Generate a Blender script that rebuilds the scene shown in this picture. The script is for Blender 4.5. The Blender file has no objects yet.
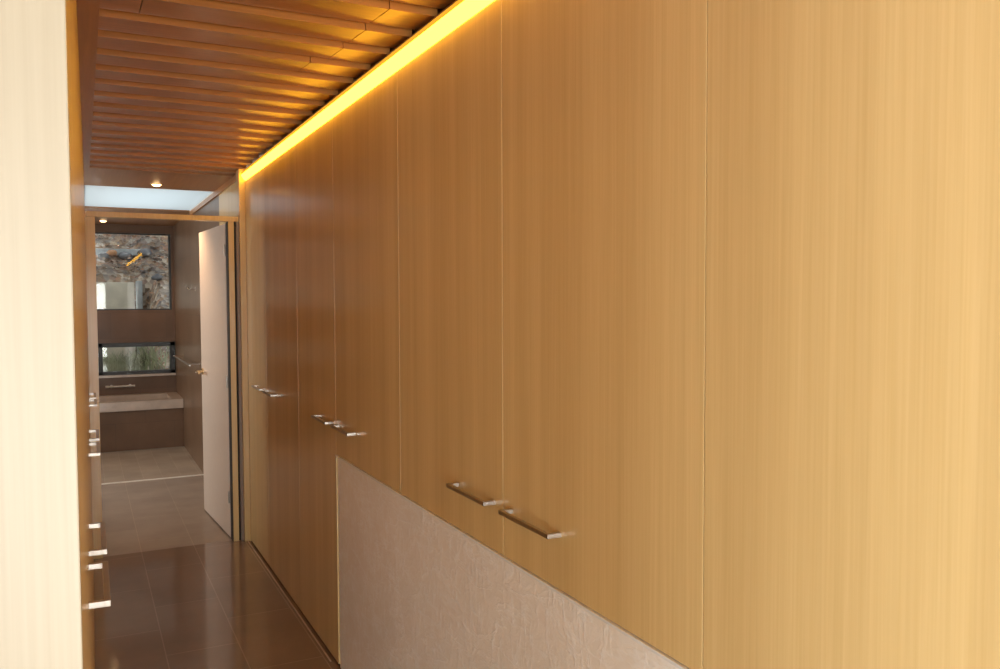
import bpy, bmesh, math, random
from mathutils import Vector, Matrix, noise
random.seed(7)
C = bpy.context.scene.collection
EYE = 1.66
PI = math.pi

# ------------------------------------------------------------------ helpers
def obj(name, bm, mat, parent=None, kind=None, smooth=False):
    me = bpy.data.meshes.new(name)
    bmesh.ops.recalc_face_normals(bm, faces=bm.faces)
    bm.to_mesh(me); bm.free()
    if smooth:
        for p in me.polygons: p.use_smooth = True
    o = bpy.data.objects.new(name, me); C.objects.link(o)
    for m in (mat if isinstance(mat, (list, tuple)) else [mat]):
        me.materials.append(m)
    if parent: o.parent = parent
    if kind: o['kind'] = kind
    return o

def tag(o, label, cat, group=None):
    o['label'] = label; o['category'] = cat
    if group: o['group'] = group
    return o

def thing(name, label, cat, loc=(0, 0, 0), rotz=0, group=None):
    o = bpy.data.objects.new(name, None); C.objects.link(o)
    o.location = loc; o.rotation_euler = (0, 0, rotz); o.empty_display_size = .1
    return tag(o, label, cat, group)

def box(bm, x0, x1, y0, y1, z0, z1, bev=0, mi=0):
    vs = [bm.verts.new((x, y, z)) for x in (x0, x1) for y in (y0, y1) for z in (z0, z1)]
    fs = []
    for q in ((0,1,3,2),(4,6,7,5),(0,4,5,1),(2,3,7,6),(0,2,6,4),(1,5,7,3)):
        f = bm.faces.new([vs[i] for i in q]); f.material_index = mi; fs.append(f)
    if bev:
        es = set(e for f in fs for e in f.edges)
        bmesh.ops.bevel(bm, geom=list(es), offset=bev, segments=2, profile=.7, affect='EDGES')

def bxo(name, dims, mat, parent=None, kind=None, bev=0):
    bm = bmesh.new()
    if isinstance(dims[0], (int, float)): dims = [dims]
    for d in dims: box(bm, *d, bev=bev)
    return obj(name, bm, mat, parent, kind)

def cyl(bm, p0, p1, r, seg=20, r2=None):
    p0, p1 = Vector(p0), Vector(p1); d = p1 - p0
    m = Matrix.Translation((p0 + p1) / 2) @ d.to_track_quat('Z', 'Y').to_matrix().to_4x4()
    bmesh.ops.create_cone(bm, cap_ends=True, segments=seg, radius1=r, radius2=r if r2 is None else r2,
                          depth=d.length, matrix=m)

def tube(bm, pts, r, seg=10):
    for a, b in zip(pts, pts[1:]): cyl(bm, a, b, r, seg)
    for p in pts: bmesh.ops.create_uvsphere(bm, u_segments=seg, v_segments=8, radius=r, matrix=Matrix.Translation(p))

def lathe(bm, prof, seg=32, m=Matrix()):
    rings = []
    for r, z in prof:
        rings.append([bm.verts.new(m @ Vector((r*math.cos(2*PI*i/seg), r*math.sin(2*PI*i/seg), z))) for i in range(seg)])
    for a, b in zip(rings, rings[1:]):
        for i in range(seg):
            bm.faces.new((a[i], a[(i+1) % seg], b[(i+1) % seg], b[i]))
    return rings

# ------------------------------------------------------------------ materials
def mat(name):
    m = bpy.data.materials.new(name); m.use_nodes = True
    nt = m.node_tree; b = nt.nodes['Principled BSDF']
    return m, nt, b

def N(nt, t, **kw):
    n = nt.nodes.new(t)
    for k, v in kw.items():
        if k in n.inputs: n.inputs[k].default_value = v
        else: setattr(n, k, v)
    return n

def coords(nt, scale=(1, 1, 1), loc=(0, 0, 0), rot=(0, 0, 0)):
    g = nt.nodes.new('ShaderNodeNewGeometry')
    mp = nt.nodes.new('ShaderNodeMapping')
    mp.inputs['Scale'].default_value = scale; mp.inputs['Location'].default_value = loc
    mp.inputs['Rotation'].default_value = rot
    nt.links.new(g.outputs['Position'], mp.inputs['Vector'])
    return mp.outputs['Vector']

def ramp(nt, fac, stops):
    r = nt.nodes.new('ShaderNodeValToRGB'); e = r.color_ramp.elements
    while len(e) < len(stops): e.new(.5)
    for x, (p, c) in zip(e, stops): x.position = p; x.color = (*c, 1)
    nt.links.new(fac, r.inputs['Fac']); return r.outputs['Color']

def mix(nt, a, b, fac, blend='MIX'):
    m = nt.nodes.new('ShaderNodeMix'); m.data_type = 'RGBA'; m.blend_type = blend
    for s, v in ((6, a), (7, b), (0, fac)):
        if hasattr(v, 'is_output'): nt.links.new(v, m.inputs[s])
        else: m.inputs[s].default_value = (*v, 1) if isinstance(v, tuple) else v
    return m.outputs[2]

def noisetex(nt, vec, scale, detail=3, rough=.5):
    n = N(nt, 'ShaderNodeTexNoise', Scale=scale, Detail=detail, Roughness=rough)
    nt.links.new(vec, n.inputs['Vector']); return n.outputs['Fac']

def bump(nt, b, h, strength, dist=.01):
    n = N(nt, 'ShaderNodeBump', Strength=strength, Distance=dist)
    nt.links.new(h, n.inputs['Height']); nt.links.new(n.outputs['Normal'], b.inputs['Normal'])

def veneer(name, dark, light, rough=.35, coat=.35, crough=.12, axis='z', fine=1.0):
    m, nt, b = mat(name)
    f = 170 * fine
    s1 = {'z': (f, f, 2.2), 'x': (2.2, f, f), 'y': (f, 2.2, f)}[axis]
    s2 = {'z': (7, 7, .12), 'x': (.12, 7, 7), 'y': (7, .12, 7)}[axis]
    n1 = noisetex(nt, coords(nt, s1), 1, 3, .6)
    n2 = noisetex(nt, coords(nt, s2, (3, 1.7, 0)), 1, 4, .7)
    c1 = ramp(nt, n1, [(.3, dark), (.7, light)])
    c2 = ramp(nt, n2, [(.3, (.86, .82, .78)), (.7, (1.06, 1.06, 1.08))])
    col = mix(nt, c1, c2, 1.0, 'MULTIPLY')
    nt.links.new(col, b.inputs['Base Color'])
    b.inputs['Roughness'].default_value = rough
    b.inputs['Coat Weight'].default_value = coat
    b.inputs['Coat Roughness'].default_value = crough
    bump(nt, b, n1, .03, .001)
    return m

M = {}
M['veneer'] = veneer('pale_veneer', (.665, .475, .205), (.72, .535, .25), rough=.42, coat=.4, crough=.16)
M['veneer_edge'] = veneer('veneer_edge', (.62, .44, .22), (.78, .6, .34), rough=.4, coat=.2)
M['endpanel'] = veneer('end_panel_veneer', (.335, .285, .205), (.38, .325, .24), rough=.45, coat=.1, crough=.3)
M['slat'] = veneer('cedar_slat', (.40, .165, .036), (.49, .21, .05), rough=.35, coat=.25, crough=.2, axis='x', fine=.35)
M['soffit'] = veneer('cedar_soffit', (.35, .155, .05), (.44, .20, .068), rough=.35, coat=.2, crough=.2, axis='y', fine=.35)

def plain(name, col, rough=.5, metal=0, coat=0, var=.06, scale=30):
    m, nt, b = mat(name)
    n = noisetex(nt, coords(nt), scale, 3)
    lo = tuple(c * (1 - var) for c in col); hi = tuple(min(1, c * (1 + var)) for c in col)
    nt.links.new(ramp(nt, n, [(.3, lo), (.7, hi)]), b.inputs['Base Color'])
    b.inputs['Roughness'].default_value = rough; b.inputs['Metallic'].default_value = metal
    b.inputs['Coat Weight'].default_value = coat
    return m
M['nickel'] = plain('brushed_nickel', (.50, .46, .42), .36, 1)
M['brass'] = plain('satin_brass', (.85, .68, .42), .22, 1)
M['chrome'] = plain('chrome', (.85, .84, .82), .08, 1)
M['black'] = plain('black_frame', (.012, .012, .012), .35)
M['gap'] = plain('gap_shade', (.02, .014, .01), .7)  # near-black fill for the shade in the door gaps
M['grey'] = plain('grey_seal', (.27, .21, .17), .45)
M['door'] = plain('painted_door', (.70, .60, .53), .45, 0, .1, .02)
M['plaster'] = plain('plaster', (.72, .68, .62), .8)
M['shell'] = plain('outer_shell', (.35, .3, .25), .9)
M['white'] = plain('white_trim', (.78, .77, .74), .5)
M['stone'] = plain('tub_stone', (.48, .38, .31), .3, 0, .2, .12, 9)
M['rock'] = plain('grey_rock', (.16, .16, .17), .9, 0, 0, .5, 8)
M['rustrock'] = plain('rust_rock', (.50, .24, .11), .9, 0, 0, .4, 8)
M['concrete'] = plain('concrete', (.66, .58, .46), .9, 0, 0, .13, 5)
M['beam'] = plain('pale_concrete_beam', (.42, .44, .44), .8, 0, 0, .2, 8)
M['timber'] = plain('outdoor_timber', (.62, .36, .18), .7, 0, 0, .25, 20)
M['bark'] = plain('bark', (.12, .10, .085), .9, 0, 0, .4, 20)
M['grass'] = plain('dry_grass', (.42, .44, .28), .8, 0, 0, .6, 3)

def tile_mat(name, cols, grout, w, h, rot, loc, rough, coat, mortar=.0022, blotch=2.2, crough=.12, spread=.5):
    m, nt, b = mat(name)
    v = coords(nt, (1, 1, 1), loc, rot)
    br = nt.nodes.new('ShaderNodeTexBrick'); nt.links.new(v, br.inputs['Vector'])
    br.inputs['Scale'].default_value = 1; br.inputs['Brick Width'].default_value = w
    br.inputs['Row Height'].default_value = h; br.inputs['Mortar Size'].default_value = mortar
    br.inputs['Mortar Smooth'].default_value = .2
    br.inputs['Color1'].default_value = (*cols[0], 1); br.inputs['Color2'].default_value = (*cols[1], 1)
    br.inputs['Mortar'].default_value = (*grout, 1); br.offset = spread
    n = noisetex(nt, coords(nt), blotch, 6, .6)
    c = ramp(nt, n, [(.3, (.78, .76, .74)), (.7, (1.15, 1.15, 1.15))])
    nt.links.new(mix(nt, br.outputs['Color'], c, 1.0, 'MULTIPLY'), b.inputs['Base Color'])
    b.inputs['Roughness'].default_value = rough
    b.inputs['Coat Weight'].default_value = coat; b.inputs['Coat Roughness'].default_value = crough
    iv = N(nt, 'ShaderNodeMath', operation='SUBTRACT'); iv.inputs[0].default_value = 1
    nt.links.new(br.outputs['Fac'], iv.inputs[1])
    bump(nt, b, iv.outputs[0], .2, .001)
    return m
# tile lines run along the corridor at x = .36, .685 ...
M['floor'] = tile_mat('hall_floor_tile', ((.22, .14, .09), (.19, .115, .073)), (.32, .235, .17), .68, .325,
                      (0, 0, PI/2), (.035, .01, 0), .3, .85, .003, crough=.09)
M['bathfloor'] = tile_mat('bath_floor_tile', ((.32, .265, .225), (.28, .23, .195)), (.40, .33, .27), .68, .325,
                          (0, 0, PI/2), (.035, .01, 0), .42, .1, .0025, crough=.3)
M['showerfloor'] = tile_mat('shower_floor_tile', ((.34, .28, .225), (.30, .25, .20)), (.40, .33, .27), .34, .1625,
                            (0, 0, PI/2), (.035, .01, 0), .5, .05, .0025)
M['walltile_x'] = tile_mat('bath_wall_tile_side', ((.165, .100, .060), (.145, .085, .052)), (.1, .07, .05), .6, .3,
                           (0, -PI/2, PI/2), (0, 0, 0), .4, .15, .002)
M['walltile_y'] = tile_mat('bath_wall_tile_end', ((.150, .080, .042), (.130, .068, .036)), (.1, .06, .035), .6, .3,
                           (-PI/2, 0, 0), (0, 0, 0), .45, .05, .002)

def cladding():
    m, nt, b = mat('crinkled_wall_cladding')
    def ridge(rot, sc, scale, dist, w):
        v = coords(nt, sc, (0, 0, 0), rot)
        n = N(nt, 'ShaderNodeTexNoise', Scale=scale, Detail=5.0, Roughness=.6, Distortion=dist)
        nt.links.new(v, n.inputs['Vector'])
        return ramp(nt, n.outputs['Fac'], [(.5-w, (0, 0, 0)), (.5, (1, 1, 1)), (.5+w, (0, 0, 0))])
    r1 = ridge((.75, 0, 0), (1, 1.0, 3.2), 3.4, .3, .03)      # long diagonal creases
    r2 = ridge((-.6, 0, 0), (1, 3.0, 1.0), 3.4, .3, .03)
    r3 = ridge((0, 0, 0), (1, 1, 1), 16, .5, .08)             # fine crinkle
    h = mix(nt, mix(nt, r1, r2, .5), r3, .25)
    patch = noisetex(nt, coords(nt), 2.6, 5)
    c1 = ramp(nt, h, [(0, (.91, .85, .77)), (.8, (.99, .97, .94))])  # crease ridges tinted paler to carry highlights along with the bump
    c2 = ramp(nt, patch, [(.35, (.93, .92, .91)), (.65, (1.0, 1.0, 1.0))])
    nt.links.new(mix(nt, c1, c2, 1.0, 'MULTIPLY'), b.inputs['Base Color'])
    h2 = mix(nt, h, noisetex(nt, coords(nt), 60, 5, .7), .35)
    bump(nt, b, h2, .5, .004)
    b.inputs['Roughness'].default_value = .45
    return m
M['cladding'] = cladding()

def litter(name, cols, scale=14):
    m, nt, b = mat(name)
    v = coords(nt)
    vo = N(nt, 'ShaderNodeTexVoronoi', Scale=scale); nt.links.new(v, vo.inputs['Vector'])
    sep = nt.nodes.new('ShaderNodeSeparateColor'); nt.links.new(vo.outputs['Color'], sep.inputs[0])
    k = len(cols)
    c = ramp(nt, sep.outputs[0], [(i/(k-1), c) for i, c in enumerate(cols)])
    n = noisetex(nt, v, 1.6, 4); c2 = ramp(nt, n, [(.35, (.6, .6, .62)), (.65, (1.2, 1.15, 1.1))])
    nt.links.new(mix(nt, c, c2, 1.0, 'MULTIPLY'), b.inputs['Base Color'])
    b.inputs['Roughness'].default_value = .9
    bump(nt, b, vo.outputs['Distance'], .8, .05)
    return m
M['litter'] = litter('leaf_litter', [(.14, .10, .07), (.48, .31, .19), (.30, .24, .20), (.66, .54, .42), (.24, .20, .18), (.52, .29, .18)])
M['lowground'] = litter('grassy_ground', [(.2, .2, .12), (.42, .40, .26), (.32, .28, .2), (.55, .48, .36)], 10)

def emit(name, col, s):
    m = bpy.data.materials.new(name); m.use_nodes = True; nt = m.node_tree
    nt.nodes.clear(); e = N(nt, 'ShaderNodeEmission', Color=(*col, 1), Strength=s)
    o = nt.nodes.new('ShaderNodeOutputMaterial'); nt.links.new(e.outputs[0], o.inputs[0]); return m
M['led'] = emit('led_diffuser', (1, .47, .022), 11.5)
M['led_top'] = emit('led_top_fill', (1, .42, .03), .9)  # weak glow added on the upper faces to lift shaded slat ends
M['bulb'] = emit('downlight_lens', (1, .62, .28), 9)

def glass(name):
    m = bpy.data.materials.new(name); m.use_nodes = True; nt = m.node_tree; nt.nodes.clear()
    t = N(nt, 'ShaderNodeBsdfTransparent', Color=(.97, .985, .98, 1)); g = N(nt, 'ShaderNodeBsdfGlossy', Roughness=.02)
    fr = N(nt, 'ShaderNodeFresnel', IOR=1.45); mx = nt.nodes.new('ShaderNodeMixShader')
    o = nt.nodes.new('ShaderNodeOutputMaterial')
    nt.links.new(fr.outputs[0], mx.inputs[0]); nt.links.new(t.outputs[0], mx.inputs[1]); nt.links.new(g.outputs[0], mx.inputs[2])
    nt.links.new(mx.outputs[0], o.inputs[0]); return m
M['glass'] = glass('window_glass')
def frosted():
    m = bpy.data.materials.new('frosted_skylight'); m.use_nodes = True; nt = m.node_tree; nt.nodes.clear()
    t = N(nt, 'ShaderNodeBsdfTranslucent', Color=(.90, .94, .95, 1)); g = N(nt, 'ShaderNodeBsdfDiffuse', Color=(.85, .88, .9, 1))
    mx = nt.nodes.new('ShaderNodeMixShader'); mx.inputs[0].default_value = .12
    o = nt.nodes.new('ShaderNodeOutputMaterial')
    nt.links.new(t.outputs[0], mx.inputs[1]); nt.links.new(g.outputs[0], mx.inputs[2]); nt.links.new(mx.outputs[0], o.inputs[0]); return m
M['frosted'] = frosted()

# ------------------------------------------------------------------ setting
H = 2.53                                   # ceiling (underside of slats)
TOP = 2.45                                 # top of the right-hand cabinets
S = 'structure'
YD = 5.88                                  # doorway plane
bxo('floor', (-3.0, 1.75, -3.0, 5.9, -.1, 0), M['floor'], kind=S)
bxo('floor.001', (-2.0, 1.06, 5.9, 8.22, -.1, 0), M['bathfloor'], kind=S)
bxo('floor.002', (-2.0, 1.06, 8.25, 10.95, -.1, .0), M['showerfloor'], kind=S)
bxo('trim_1', (-2.0, 1.0, 8.22, 8.25, -.1, .006), M['white'], kind=S)      # pale shower threshold strip
bxo('trim_2', (.979, .985, 3.7, 5.83, 0, .004), M['stone'], kind=S)        # edge of the floor tiles

# right side behind the cabinets, and the textured lower wall
bxo('wall_right', (1.004, 1.03, -3.0, 3.622, 0, .958), M['cladding'], kind=S)
bxo('trim_3', (.994, 1.03, -3.0, 3.622, .958, .965), M['white'], kind=S)
bxo('wall_right.001', (1.66, 1.75, -3.0, 5.9, 0, 2.9), M['shell'], kind=S)
bxo('wall_right.002', (1.0, 1.06, 5.93, 7.0, 0, H), M['veneer'], kind=S)
bxo('wall_right.003', (1.0, 1.06, 7.0, 10.95, 0, 2.9), M['walltile_x'], kind=S)
bxo('trim_4', (.985, 1.0, 5.93, 8.87, 2.488, H), M['soffit'], kind=S)
# cove behind the light strip
bxo('trim_5', (1.13, 1.15, -3.0, 5.83, TOP, 2.75), M['veneer'], kind=S)
# the post and the door surround at the end of the corridor
bxo('trim_6', (.962, 1.06, 5.825, 5.93, 0, H), M['veneer'], kind=S, bev=.002)
bxo('trim_7', (.944, .962, 5.86, 5.93, 0, 2.18), M['grey'], kind=S)
bxo('trim_8', [(.889, .8935, 5.862, 5.94, 0, 2.178), (.931, .944, 5.885, 5.93, 0, 2.18)], M['gap'], kind=S)  # black strips stand in for the shade of the gaps beside the jamb
# left, behind the run
bxo('wall_left', [(-.72, -.62, .60, 5.87, 0, 2.75), (-.72, .005, 5.875, 5.95, 0, 2.18), (-.72, .005, 5.875, 5.95, 2.215, H)], M['plaster'], kind=S)
W6 = (-2.7, .0, .06, 2.1)  # unseen side window, added so daylight reaches the near right wall
bxo('wall_left.001', [(-3.1, -3.0, -3.0, W6[0], 0, 2.75), (-3.1, -3.0, W6[1], .6, 0, 2.75), (-3.1, -3.0, W6[0], W6[1], 0, W6[2]), (-3.1, -3.0, W6[0], W6[1], W6[3], 2.75)], M['plaster'], kind=S)
w = bxo('added_window_6', [(-3.08, -3.02, W6[0], W6[1], W6[2], W6[2]+.05), (-3.08, -3.02, W6[0], W6[1], W6[3]-.05, W6[3]),
                     (-3.08, -3.02, W6[0], W6[0]+.05, W6[2], W6[3]), (-3.08, -3.02, W6[1]-.05, W6[1], W6[2], W6[3]),
                     (-3.08, -3.02, -1.375, -1.325, W6[2], W6[3])], M['white'], kind=S)
bxo('pane', (-3.055, -3.05, W6[0]+.05, W6[1]-.05, W6[2]+.05, W6[3]-.05), M['glass'], w)
bxo('wall_left.002', (-3.0, -.72, .6, .7, 0, 2.75), M['plaster'], kind=S)
# wall behind the camera, with an unseen window added to let daylight in
W4 = (-1.7, .62, .06, 2.12)
bxo('wall_back', [(-3.1, W4[0], -3.1, -3.0, 0, 2.75), (W4[1], 1.75, -3.1, -3.0, 0, 2.75),
                  (W4[0], W4[1], -3.1, -3.0, 0, W4[2]), (W4[0], W4[1], -3.1, -3.0, W4[3], 2.75)], M['plaster'], kind=S)
w = bxo('added_window_4', [(W4[0], W4[1], -3.08, -3.02, W4[2], W4[2]+.05), (W4[0], W4[1], -3.08, -3.02, W4[3]-.05, W4[3]),
                     (W4[0], W4[0]+.05, -3.08, -3.02, W4[2], W4[3]), (W4[1]-.05, W4[1], -3.08, -3.02, W4[2], W4[3]),
                     (-.565, -.515, -3.08, -3.02, W4[2], W4[3])], M['white'], kind=S)
bxo('pane', (W4[0]+.05, W4[1]-.05, -3.055, -3.05, W4[2]+.05, W4[3]-.05), M['glass'], w)

# ceilings
bxo('ceiling', [(-3.1, 1.75, -3.1, 6.2, 2.75, 2.85)], M['shell'], kind=S)
bxo('ceiling.001', (-3.0, 1.13, -3.0, -.6, H, H+.03), M['plaster'], kind=S)
bxo('ceiling.002', (-3.0, -.0, -.6, .6, H, H+.03), M['plaster'], kind=S)
bxo('ceiling.003', [(-2.0, 1.0, 6.2, 7.15, H, 2.85)], M['soffit'], kind=S)
bxo('ceiling.004', [(-2.0, 1.0, 8.87, 10.95, H, 2.85), (-2.0, .03, 7.15, 8.87, H, 2.85)], M['soffit'], kind=S)
bxo('trim_9', (-.6, .068, .58, 6.2, H, H+.03), M['soffit'], kind=S)     # flat board over the left run
# slats: one ceiling surface, each slat a board with butt joints
bm = bmesh.new()
y = -.42; k = 0
joints = {14: .18, 15: .83, 13: .85}
ys = []
p = .2235; y0 = 2.88 - 15*p
for k in range(0, 31):
    ya = y0 + k*p
    if ya + .14 > 6.2: break
    cuts = [.068, 1.006]
    j = {13: .85, 15: .835, 12: .5}.get(k)
    if k == 14: cuts = [.068, .18, .845, 1.006]
    elif k == 16: cuts = [.068, .775, 1.006]
    elif j: cuts = [.068, j, 1.006]
    for a, b_ in zip(cuts, cuts[1:]):
        # underside tapers upward to the back edge so the front edge reads as a step
        x0, x1 = a + (.0015 if a > .1 else 0), b_ - (.0015 if b_ < 1 else 0)
        vs = [(x, yy, zz) for x in (x0, x1) for (yy, zz) in ((ya, H), (ya+.192, H+.014), (ya+.192, H+.036), (ya, H+.036))]
        V = [bm.verts.new(q) for q in vs]
        for q in ((0,1,2,3), (7,6,5,4), (0,4,5,1), (1,5,6,2), (2,6,7,3), (3,7,4,0)):
            bm.faces.new([V[i] for i in q])
obj('ceiling.005', bm, M['slat'], kind=S)
bxo('ceiling.006', (-.0, 1.02, -.6, 6.2, H+.05, H+.07), M['slat'], kind=S)   # boards above the slats
bxo('trim_14', (.02, .068, -.6, 6.2, H+.03, H+.06), M['soffit'], kind=S)

# ------------------------------------------------------------------ bathroom shell and windows
YW = 10.72
# end wall: big window above, low strip window below
UX0, UX1, UZ0, UZ1 = -1.5, .968, 1.66-.130, 1.66+.775
LX0, LX1, LZ0, LZ1 = -1.2, .992, 1.66-.885, 1.66-.512
e = M['walltile_y']
bxo('wall_front', [(-2.0, 1.0, YW, YW+.16, 0, LZ0), (-2.0, 1.0, YW, YW+.16, LZ1, UZ0), (-2.0, 1.0, YW, YW+.16, UZ1, 2.9),
                   (-2.0, UX0, YW, YW+.16, UZ0, UZ1), (UX1, 1.0, YW, YW+.16, UZ0, UZ1), (-2.0, LX0, YW, YW+.16, LZ0, LZ1)], e, kind=S)
w = bxo('window_1', [(UX1-.018, UX1, YW+.02, YW+.14, UZ0, UZ1), (UX0, UX1, YW+.08, YW+.14, UZ1-.012, UZ1),
                     (UX0, UX1, YW+.06, YW+.14, UZ0, UZ0+.014)], M['black'], kind=S)
bxo('pane', (UX0, UX1-.018, YW+.10, YW+.106, UZ0+.014, UZ1-.012), M['glass'], w)
FR = .05
w = bxo('window_2', [(LX0, LX1, YW-.012, YW+.1, LZ1-FR, LZ1), (LX0, LX1, YW-.012, YW+.1, LZ0, LZ0+.035),
                     (LX1-.055, LX1, YW-.012, YW+.1, LZ0, LZ1), (.163, .205, YW-.012, YW+.1, LZ0, LZ1), (LX0, LX0+.05, YW-.012, YW+.1, LZ0, LZ1)],
        M['black'], kind=S, bev=.002)
bxo('pane', (LX0+.05, .163, YW+.05, YW+.056, LZ0+.035, LZ1-FR), M['glass'], w)
bxo('pane', (.205, LX1-.055, YW+.05, YW+.056, LZ0+.035, LZ1-FR), M['glass'], w)
bxo('trim_10', (LX0, .995, YW-.03, YW, LZ0-.03, LZ0-.003), M['stone'], kind=S)
# left part of the bathroom, out of sight from the corridor, side window added to brighten it
SW = (7.2, 9.4, .9, 2.2)
bxo('wall_left.003', [(-2.1, -2.0, 5.9, SW[0], 0, 2.9), (-2.1, -2.0, SW[1], 10.95, 0, 2.9), (-2.1, -2.0, SW[0], SW[1], 0, SW[2]), (-2.1, -2.0, SW[0], SW[1], SW[3], 2.9)], M['walltile_x'], kind=S)
w = bxo('added_window_5', [(-2.08, -2.02, SW[0], SW[1], SW[2], SW[2]+.04), (-2.08, -2.02, SW[0], SW[1], SW[3]-.04, SW[3]),
                     (-2.08, -2.02, SW[0], SW[0]+.04, SW[2], SW[3]), (-2.08, -2.02, SW[1]-.04, SW[1], SW[2], SW[3])], M['black'], kind=S)
bxo('pane', (-2.055, -2.05, SW[0]+.04, SW[1]-.04, SW[2]+.04, SW[3]-.04), M['glass'], w)
bxo('wall_left.004', (-2.0, -.72, 5.87, 5.95, 0, 2.85), M['plaster'], kind=S)
# skylight
w = bxo('window_3', [(.03, .045, 7.15, 8.87, H+.02, 2.62), (.985, 1.0, 7.15, 8.87, H+.0, 2.62), (.03, 1.0, 7.15, 7.165, H+.02, 2.62), (.03, 1.0, 8.855, 8.87, H+.02, 2.62)], M['white'], kind=S)
bxo('pane', (.045, .985, 7.165, 8.855, 2.54, 2.546), M['frosted'], w)

# door frame: left jamb, header, right jamb
fr = bxo('trim_11', [(.005, .087, 5.87, 5.93, 0, 2.18)], M['veneer'], kind=S, bev=.0015)
bxo('trim_12', [(.005, .962, 5.862, 5.935, 2.18, 2.213)], M['veneer'], kind=S, bev=.0015)
bxo('trim_13', [(.8935, .931, 5.865, 5.935, 0, 2.18)], M['veneer'], kind=S, bev=.0015)

# door leaf, standing open into the bathroom
d = bpy.data.objects.new('door_1', None); C.objects.link(d); d['kind'] = S
d.location = (.884, 5.945, 0); ang = math.atan2(.888-.828, .90); d.rotation_euler = (0, 0, ang)
bxo('door_panel', (.0, .038, 0, .90, .012, 2.17), M['door'], d, bev=.002)
bxo('door_gap_shade', (.005, .045, -.008, 0, .012, 2.17), M['gap'], d)  # black strip for the shade in the gap at the hinge side
for k_, zz in enumerate((.25, 1.05, 1.95)):
    bm = bmesh.new(); cyl(bm, (-.006, -.004, zz), (-.006, -.004, zz+.08), .005, 12)
    box(bm, -.004, .0, -.003, .03, zz, zz+.08); obj('hinge', bm, M['nickel'], d)
bm = bmesh.new(); cyl(bm, (0, .835, 1.10), (-.008, .835, 1.10), .025, 28); cyl(bm, (-.008, .835, 1.10), (-.05, .835, 1.10), .009, 16)
tube(bm, [(-.05, .835, 1.10), (-.054, .80, 1.10), (-.054, .715, 1.097)], .009, 12)
obj('door_handle', bm, M['brass'], d, smooth=False)

# ------------------------------------------------------------------ cabinets
def handle(parent, x, y0_, y1_, z, out):
    """square bar pull on two square legs; out = -1 towards local -x"""
    bm = bmesh.new(); t = .011; dp = .037
    box(bm, *sorted((x+out*dp, x+out*(dp-t))), y0_, y1_, z-t/2, z+t/2, bev=.0012)
    for a in (y0_, y1_-.013):
        box(bm, *sorted((x, x+out*(dp-t+.0005))), a, a+.013, z-t/2, z+t/2, bev=.001)
    return obj('handle', bm, M['nickel'], parent)

G = .0013
def cabinet(name, label, cat, x, ylo, seams, z0, z1, left=False, group=None, hs=None):
    """seams: list of world y from near to far; hs: 'n' or 'f' handle side per door"""
    far = seams[-1]
    if left:
        base = (x(far), far, 0); rz = PI - math.atan(.0078)
        cv = lambda yy: far - yy
    else:
        base = (x, seams[0], 0); rz = 0
        cv = lambda yy: yy - seams[0]
    t = thing(name, label, cat, base, rz, group)
    L = far - seams[0]
    bx = [(.021, .6, .001, L-.001, z0 + (.06 if z0 < .1 else 0), z1 - .001)]
    if z0 < .1: bx.append((.05, .6, .001, L-.001, 0, .06))
    bxo('body', bx, M['veneer_edge'], t)
    for (a, b), s in zip(zip(seams, seams[1:]), hs):
        la, lb = sorted((cv(a), cv(b)))
        dd = bxo('door', (0, .020, la+G, lb-G, max(z0, .012), z1), M['veneer'], t, bev=.0012)
        if s:
            ya, yb = (a+.045, a+.305) if s == 'n' else (b-.305, b-.045)
            la, lb = sorted((cv(ya), cv(yb)))
            handle(dd, 0, la, lb, 1.10, -1)
    return t

S1, S2, S3, S4, S5, S6, S7 = 5.822, 5.185, 4.349, 3.632, 2.79, 1.982, 1.175
cabinet('tall_cabinet', 'tall veneered cabinet with two floor-length doors on the right, beside the bathroom doorway', 'cabinet', 1.0, 0, [S3, S2, S1], 0, TOP, hs=['f', 'n'])
cabinet('tall_cabinet', 'tall single-door veneered cabinet on the right reaching the floor, where the textured wall ends', 'cabinet', 1.0, 0, [S4, S3], 0, TOP, hs=['n'])
cabinet('wall_cabinet', 'single-door veneered wall cabinet over the far end of the textured wall', 'cabinet', 1.0, 0, [S5, S4], .967, TOP, hs=['f'])
cabinet('wall_cabinet', 'double-door veneered wall cabinet with the two largest bar handles, above the textured wall', 'cabinet', 1.0, 0, [S7, S6, S5], .967, TOP, hs=['f', 'n'])
cabinet('wall_cabinet', 'plain wide veneered cabinet front nearest the viewer at the right, no handle in view', 'cabinet', 1.0, 0, [-.45, .375, S7], .967, TOP, hs=[None, None])
xl = lambda yy: -.0145 + .0078*yy
cabinet('tall_cabinet', 'tall veneered cabinet on the left beside the bathroom doorway, farthest pair of handles', 'cabinet', xl, 0, [S3, S2, 5.862], 0, H-.002, True, hs=['f', 'n'])
cabinet('tall_cabinet', 'tall veneered cabinet in the middle of the left run, second pair of handles', 'cabinet', xl, 0, [S5, S4, S3], 0, H-.002, True, hs=['f', 'n'])
cabinet('tall_cabinet', 'tall veneered cabinet on the left with the nearest pair of bar handles seen end-on', 'cabinet', xl, 0, [S7, S6, S5], 0, H-.002, True, hs=['f', 'n'])
t = cabinet('tall_cabinet', 'nearest left cabinet, its broad cream end panel facing the viewer at the picture edge', 'cabinet', xl, 0, [.60, S7], 0, H-.002, True, hs=[None])
ep = bxo('end_panel', (-.0055, .61, S7-.60, S7-.578, .0, H-.002), M['endpanel'], t, bev=.001)

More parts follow.
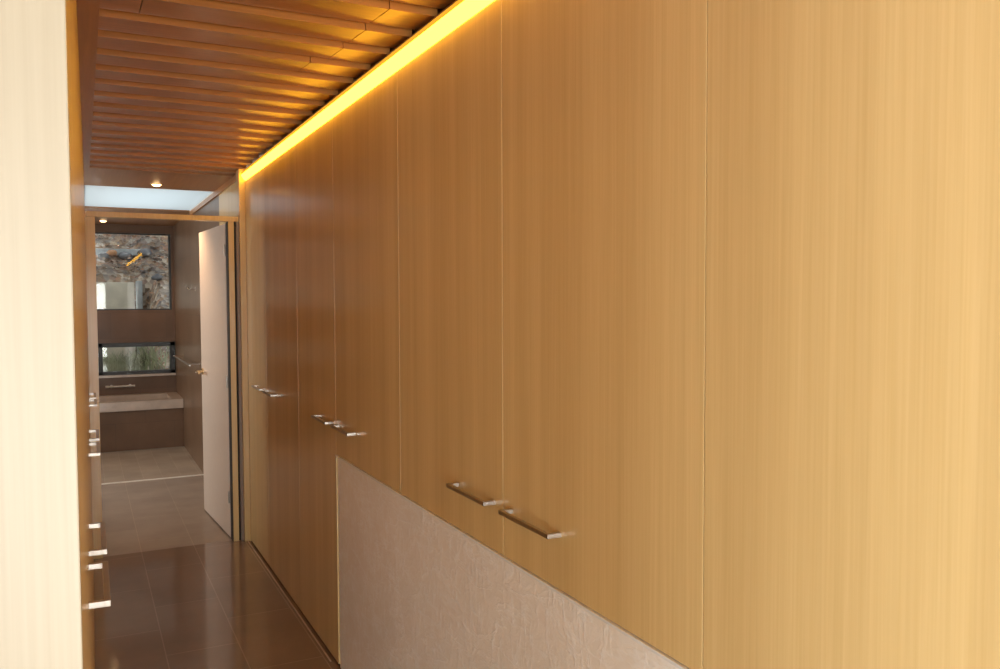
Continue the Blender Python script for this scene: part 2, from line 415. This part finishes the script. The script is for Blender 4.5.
# upper valance light: diffuser tilted in an aluminium channel, lying on the cabinet tops
lt = thing('cove_light', 'long glowing amber light strip along the top of the right-hand cabinets under the slats', 'light strip', (1.0, 0, TOP))
bm = bmesh.new()
prof = [(-.003, .000), (-.012, .008), (-.022, .022), (-.029, .036), (-.029, .046), (-.018, .060), (.066, .060), (.066, .002)]
ya, yb = -.45, 5.80
A = [bm.verts.new((x, ya, z)) for x, z in prof]; B = [bm.verts.new((x, yb, z)) for x, z in prof]
n = len(prof)
for i in range(n): bm.faces.new((A[i], A[(i+1) % n], B[(i+1) % n], B[i]))
bm.faces.new(A[::-1]); bm.faces.new(B)
bm.faces.ensure_lookup_table()
for i in (3, 4): bm.faces[i].material_index = 1
obj('diffuser', bm, [M['led'], M['led_top']], lt)
bxo('channel', [(.0665, .072, ya, yb, 0, .066), (-.0175, .0665, ya, yb, .0605, .066)], M['nickel'], lt)  # top cover added to hold the strip's light off the slats

# ------------------------------------------------------------------ downlights
def downlight(x, y, label, power, z=H):
    t = thing('downlight', label, 'downlight', (x, y, z), 0, None)
    bm = bmesh.new(); lathe(bm, [(.034, -.001), (.045, -.004), (.05, -.002), (.05, 0)], 36); obj('ring', bm, M['brass'], t)
    bm = bmesh.new(); lathe(bm, [(.0, -.016), (.015, -.0145), (.027, -.010), (.033, -.004), (.034, 0)], 36); obj('lens', bm, M['bulb'], t)
    l = bpy.data.lights.new('downlight_lamp', 'SPOT'); l.energy = power; l.color = (1, .62, .33); l.spot_size = math.radians(125); l.spot_blend = .8; l.shadow_soft_size = .03
    o = bpy.data.objects.new('downlight_lamp', l); C.objects.link(o); o.location = (x, y, z-.05)
    return t
downlight(.53, 6.88, 'small glowing round downlight in the board just before the skylight', 38)
downlight(.235, 10.30, 'small glowing round downlight in the bathroom ceiling above the tub', 20)

# ------------------------------------------------------------------ bathroom things
t = thing('bathtub', 'built-in bathtub with pale stone rim and dark tiled front below the low window', 'bathtub', (0, 9.93, 0))
DX0, DX1 = -.9, .998
Z0, Z1 = .438, .54
ix0, ix1, iy0, iy1 = DX0+.1, DX1-.12, .11, .68
bm = bmesh.new()
box(bm, DX0, DX1, 0, iy0, Z0, Z1, .004); box(bm, DX0, DX1, iy1, .786, Z0, Z1, .004)
box(bm, DX0, ix0, iy0, iy1, Z0, Z1); box(bm, ix1, DX1, iy0, iy1, Z0, Z1)
obj('rim', bm, M['stone'], t)
bm = bmesh.new()
box(bm, ix0, ix1, iy0, iy1, .08, .1); box(bm, ix0-.01, ix0, iy0, iy1, .08, Z0); box(bm, ix1, ix1+.01, iy0, iy1, .08, Z0)
box(bm, ix0, ix1, iy0-.01, iy0, .08, Z0); box(bm, ix0, ix1, iy1, iy1+.01, .08, Z0)
obj('basin', bm, M['white'], t)
bxo('apron', [(DX0, DX1, .03, .05, 0, Z0), (DX0, DX0+.02, .05, .78, 0, Z0)], M['walltile_y'], t)

t = thing('bath_tap', 'slim polished bath tap bar on the dark tiled wall above the tub', 'tap', (.39, YW, .63))
bm = bmesh.new(); cyl(bm, (-.13, -.05, .012), (.15, -.05, .012), .011, 20)
for xx in (-.1, .1): cyl(bm, (xx, 0, .012), (xx, -.05, .012), .009, 16)
obj('bar', bm, M['nickel'], t, smooth=False)
for xx in (-.1, .1):
    bm = bmesh.new(); cyl(bm, (xx, .002, .012), (xx, -.008, .012), .018, 28); obj('rosette', bm, M['nickel'], t)
bm = bmesh.new(); cyl(bm, (-.165, -.05, .012), (-.13, -.05, .012), .014, 20); obj('lever', bm, M['nickel'], t)

t = thing('towel_rail', 'thin towel rail on the right bathroom wall beside the low window', 'towel rail', (1.0, 9.1, 1.03))
bm = bmesh.new(); cyl(bm, (-.10, -.75, 0), (-.10, .75, 0), .008, 14); obj('rail', bm, M['nickel'], t)
for yy in (-.70, .70):
    bm = bmesh.new(); cyl(bm, (0, yy, 0), (-.10, yy, 0), .011, 16); cyl(bm, (0, yy, 0), (-.008, yy, 0), .022, 20); obj('bracket', bm, M['chrome'], t)
t = thing('robe_hook', 'small shiny wall hook high on the right bathroom wall', 'hook', (1.0, 8.62, 1.755))
bm = bmesh.new(); cyl(bm, (0, 0, 0), (-.006, 0, 0), .024, 24); obj('rosette', bm, M['chrome'], t)
bm = bmesh.new(); tube(bm, [(-.005, 0, 0), (-.06, 0, -.004), (-.075, 0, .012)], .008, 12); obj('hook', bm, M['chrome'], t)

# ------------------------------------------------------------------ outside
def hz(x, y):
    s = min(1, max(0, (x-.70)/.25))
    left = 1.60 + .015*(y-13.6) if y < 13.52 else 1.88+.62*(y-13.6)
    if y < 13.52: left = .62 + .02*(y-11)
    right = .85 + .62*(y-11.6) if y > 11.6 else .62+.38*(y-11)
    z = left*(1-s) + right*s
    v = noise.noise(Vector((x*1.3, y*1.3, 0)))*.18 + noise.noise(Vector((x*5, y*5, 3)))*.06
    return z + v*(.25 if y < 13.52 and s < .5 else 1)
bm = bmesh.new()
nx, ny = 90, 110
xs = [-4 + 9*i/nx for i in range(nx+1)]; yy_ = [10.95 + 14*(j/ny)**1.5 for j in range(ny+1)]
g = [[bm.verts.new((x, y, hz(x, y))) for x in xs] for y in yy_]
for j in range(ny):
    for i in range(nx):
        f = bm.faces.new((g[j][i], g[j][i+1], g[j+1][i+1], g[j+1][i]))
        f.material_index = 1 if yy_[j] < 13.3 and xs[i] < .75 else 0
obj('hillside', bm, [M['litter'], M['lowground']], kind=S, smooth=True)

bm = bmesh.new(); box(bm, -3.8, .70, 13.35, 13.62, .5, 1.905, .02)
rw = tag(obj('retaining_wall', bm, M['concrete']), 'low pale concrete retaining wall outside the large bathroom window', 'wall')
bm = bmesh.new(); box(bm, .715, .80, 13.25, 13.36, .45, 1.925, .006)
tag(obj('concrete_post', bm, M['beam']), 'pale grey upright post at the end of the outdoor retaining wall', 'post')
bm = bmesh.new(); box(bm, -3.5, .93, 14.25, 14.35, 2.34, 2.44, .01)
tag(obj('garden_beam', bm, M['beam']), 'long pale blue-grey beam lying across the slope outside the large window', 'beam')
def rockmesh(seed, r):
    bm = bmesh.new(); bmesh.ops.create_icosphere(bm, subdivisions=3, radius=r)
    for v in bm.verts:
        d_ = 1 + .35*noise.noise(v.co*2.2/r*.5 + Vector((seed, 0, 0))); v.co *= d_; v.co.z *= .68
    return bm
R0 = obj('boulder', rockmesh(3.1, .16), M['rock'], smooth=True)
R1 = obj('boulder', rockmesh(8.1, .13), M['rustrock'], smooth=True)
tag(R1, 'rust-coloured stone among the grey ones under the pale beam outside', 'stone', 'rust-coloured stones on the slope')
tag(R0, 'dark grey stone half sunk in the leafy slope outside the large window', 'stone', 'dark stones on the slope')
spots = [(.05, 14.2), (.32, 14.15), (.62, 14.25), (-.25, 14.3), (.9, 14.1), (1.15, 14.9), (.2, 15.3), (.7, 15.6), (1.0, 13.2)]
for i, (x, y) in enumerate(spots):
    o = R0 if i == 0 else R0.copy()
    if i: C.objects.link(o)
    o.location = (x, y, hz(x, y)+.06); o.rotation_euler = (0, 0, i*1.3); s = .45+.3*random.random(); o.scale = (s, s, s)
for i, (x, y) in enumerate([(.43, 14.2), (.14, 14.35)]):
    o = R1 if i == 0 else R1.copy()
    if i: C.objects.link(o)
    o.location = (x, y, hz(x, y)+.08); o.rotation_euler = (0, 0, i*2.1); o.scale = (.55, .55, .55)

# fallen branches
B0 = None
for i in range(9):
    x = -.2 + 1.7*random.random(); y = 14.9 + 1.6*random.random(); a = random.random()*PI
    bm = bmesh.new(); pts = []
    for q in range(6):
        xx = x + math.cos(a)*.22*q + .04*random.uniform(-1, 1); yq = y + math.sin(a)*.10*q
        pts.append(Vector((xx, yq, hz(xx, yq)+.07+.05*random.random())))
    tube(bm, pts, .018, 7)
    tube(bm, [pts[2], pts[2]+Vector((.1, .1, .16)), pts[2]+Vector((.15, .2, .3))], .010, 6)
    tag(obj('fallen_branch', bm, M['bark']), 'dark fallen branch on the leafy slope outside the large window', 'branch', 'fallen branches on the slope')

# grass outside the low window
bm = bmesh.new()
for i in range(1500):
    x = random.uniform(-.6, 1.4); y = random.uniform(11.4, 13.2); z = hz(x, y)-.02
    if z > .85: continue
    h = random.uniform(.15, .35); a = random.uniform(-1, 1); w_ = random.uniform(.004, .011); le = random.uniform(.05, .35)*a
    v = [bm.verts.new(q) for q in ((x-w_, y, z), (x+w_, y, z), (x+w_*.8+le*.4, y-.02, z+h*.6), (x-w_*.8+le*.4, y-.02, z+h*.6), (x+le, y-.05, z+h))]
    bm.faces.new((v[0], v[1], v[2], v[3])); bm.faces.new((v[3], v[2], v[4]))
go = obj('grass', bm, M['grass']); tag(go, 'tangled greenish grass blades outside the low strip window', 'grass'); go['kind'] = 'stuff'
# scattered fallen leaves
bm = bmesh.new()
for i in range(2600):
    x = random.uniform(-.6, 1.9); y = random.uniform(12.2 if random.random() < .4 else 13.7, 16.6)
    if (y < 13.7 and x < .85) or (x < 1.0 and 14.15 < y < 14.45): continue
    z = hz(x, y)+random.uniform(.01, .06); s = random.uniform(.02, .05)
    m = Matrix.Translation((x, y, z)) @ Matrix.Rotation(random.random()*6, 4, 'Z') @ Matrix.Rotation(random.uniform(-.9, .9), 4, 'X')
    vs = [bm.verts.new(m @ Vector(q)) for q in ((-s, 0, 0), (0, -s*.5, .006), (s, 0, 0), (0, s*.5, .006))]
    bm.faces.new(vs)
lv = obj('fallen_leaves', bm, M['litter']); tag(lv, 'brown fallen leaves covering the slope outside the large window', 'leaves'); lv['kind'] = 'stuff'

# ------------------------------------------------------------------ light
w = bpy.data.worlds.new('World'); bpy.context.scene.world = w; w.use_nodes = True
w.node_tree.nodes['Background'].inputs[0].default_value = (.90, .97, 1.0, 1)
w.node_tree.nodes['Background'].inputs[1].default_value = .68

def area(name, loc, rot, sx, sy, e_, col):
    l = bpy.data.lights.new(name, 'AREA'); l.shape = 'RECTANGLE'; l.size = sx; l.size_y = sy; l.energy = e_; l.color = col
    o = bpy.data.objects.new(name, l); C.objects.link(o); o.location = loc; o.rotation_euler = rot
    return o
area('added_daylight_back', (-.54, -3.2, 1.08), (PI/2, 0, 0), 2.3, 2.05, 215, (1, .98, .94))  # daylight lamp added outside the unseen window behind the camera
area('added_daylight_side', (-3.2, -1.35, 1.08), (0, -PI/2, 0), 2.0, 2.6, 112, (.98, .985, 1))  # lamp added to light the near right wall from the left
area('daylight_skylight', (.51, 8.0, 3.2), (0, 0, 0), 1.4, 2.2, 6, (.80, .93, 1))
area('added_daylight_bath', (-2.2, 8.3, 1.55), (0, -PI/2, 0), 1.2, 2.1, 74, (1, .90, .80))  # lamp added to brighten the bathroom from its unseen left part

# ------------------------------------------------------------------ camera
yaw, pitch, roll = .4643, -.0440, -.0036
f = Vector((math.sin(yaw)*math.cos(pitch), math.cos(yaw)*math.cos(pitch), math.sin(pitch)))
rt = Vector((math.cos(yaw), -math.sin(yaw), 0)); up = rt.cross(f)
r2 = math.cos(roll)*rt + math.sin(roll)*up; u2 = -math.sin(roll)*rt + math.cos(roll)*up
cam = bpy.data.cameras.new('Camera'); co = bpy.data.objects.new('Camera', cam); C.objects.link(co)
co.matrix_world = Matrix(((r2.x, u2.x, -f.x, 0), (r2.y, u2.y, -f.y, 0), (r2.z, u2.z, -f.z, EYE), (0, 0, 0, 1)))
cam.sensor_width = 36; cam.lens = 834.74*36/1000; cam.clip_start = .05; cam.clip_end = 100
sc = bpy.context.scene; sc.camera = co
vs = sc.view_settings; sc.display_settings.display_device = 'sRGB'
vs.view_transform = 'Standard'; vs.look = 'None'; vs.gamma = 1; vs.exposure = .28; vs.use_curve_mapping = False
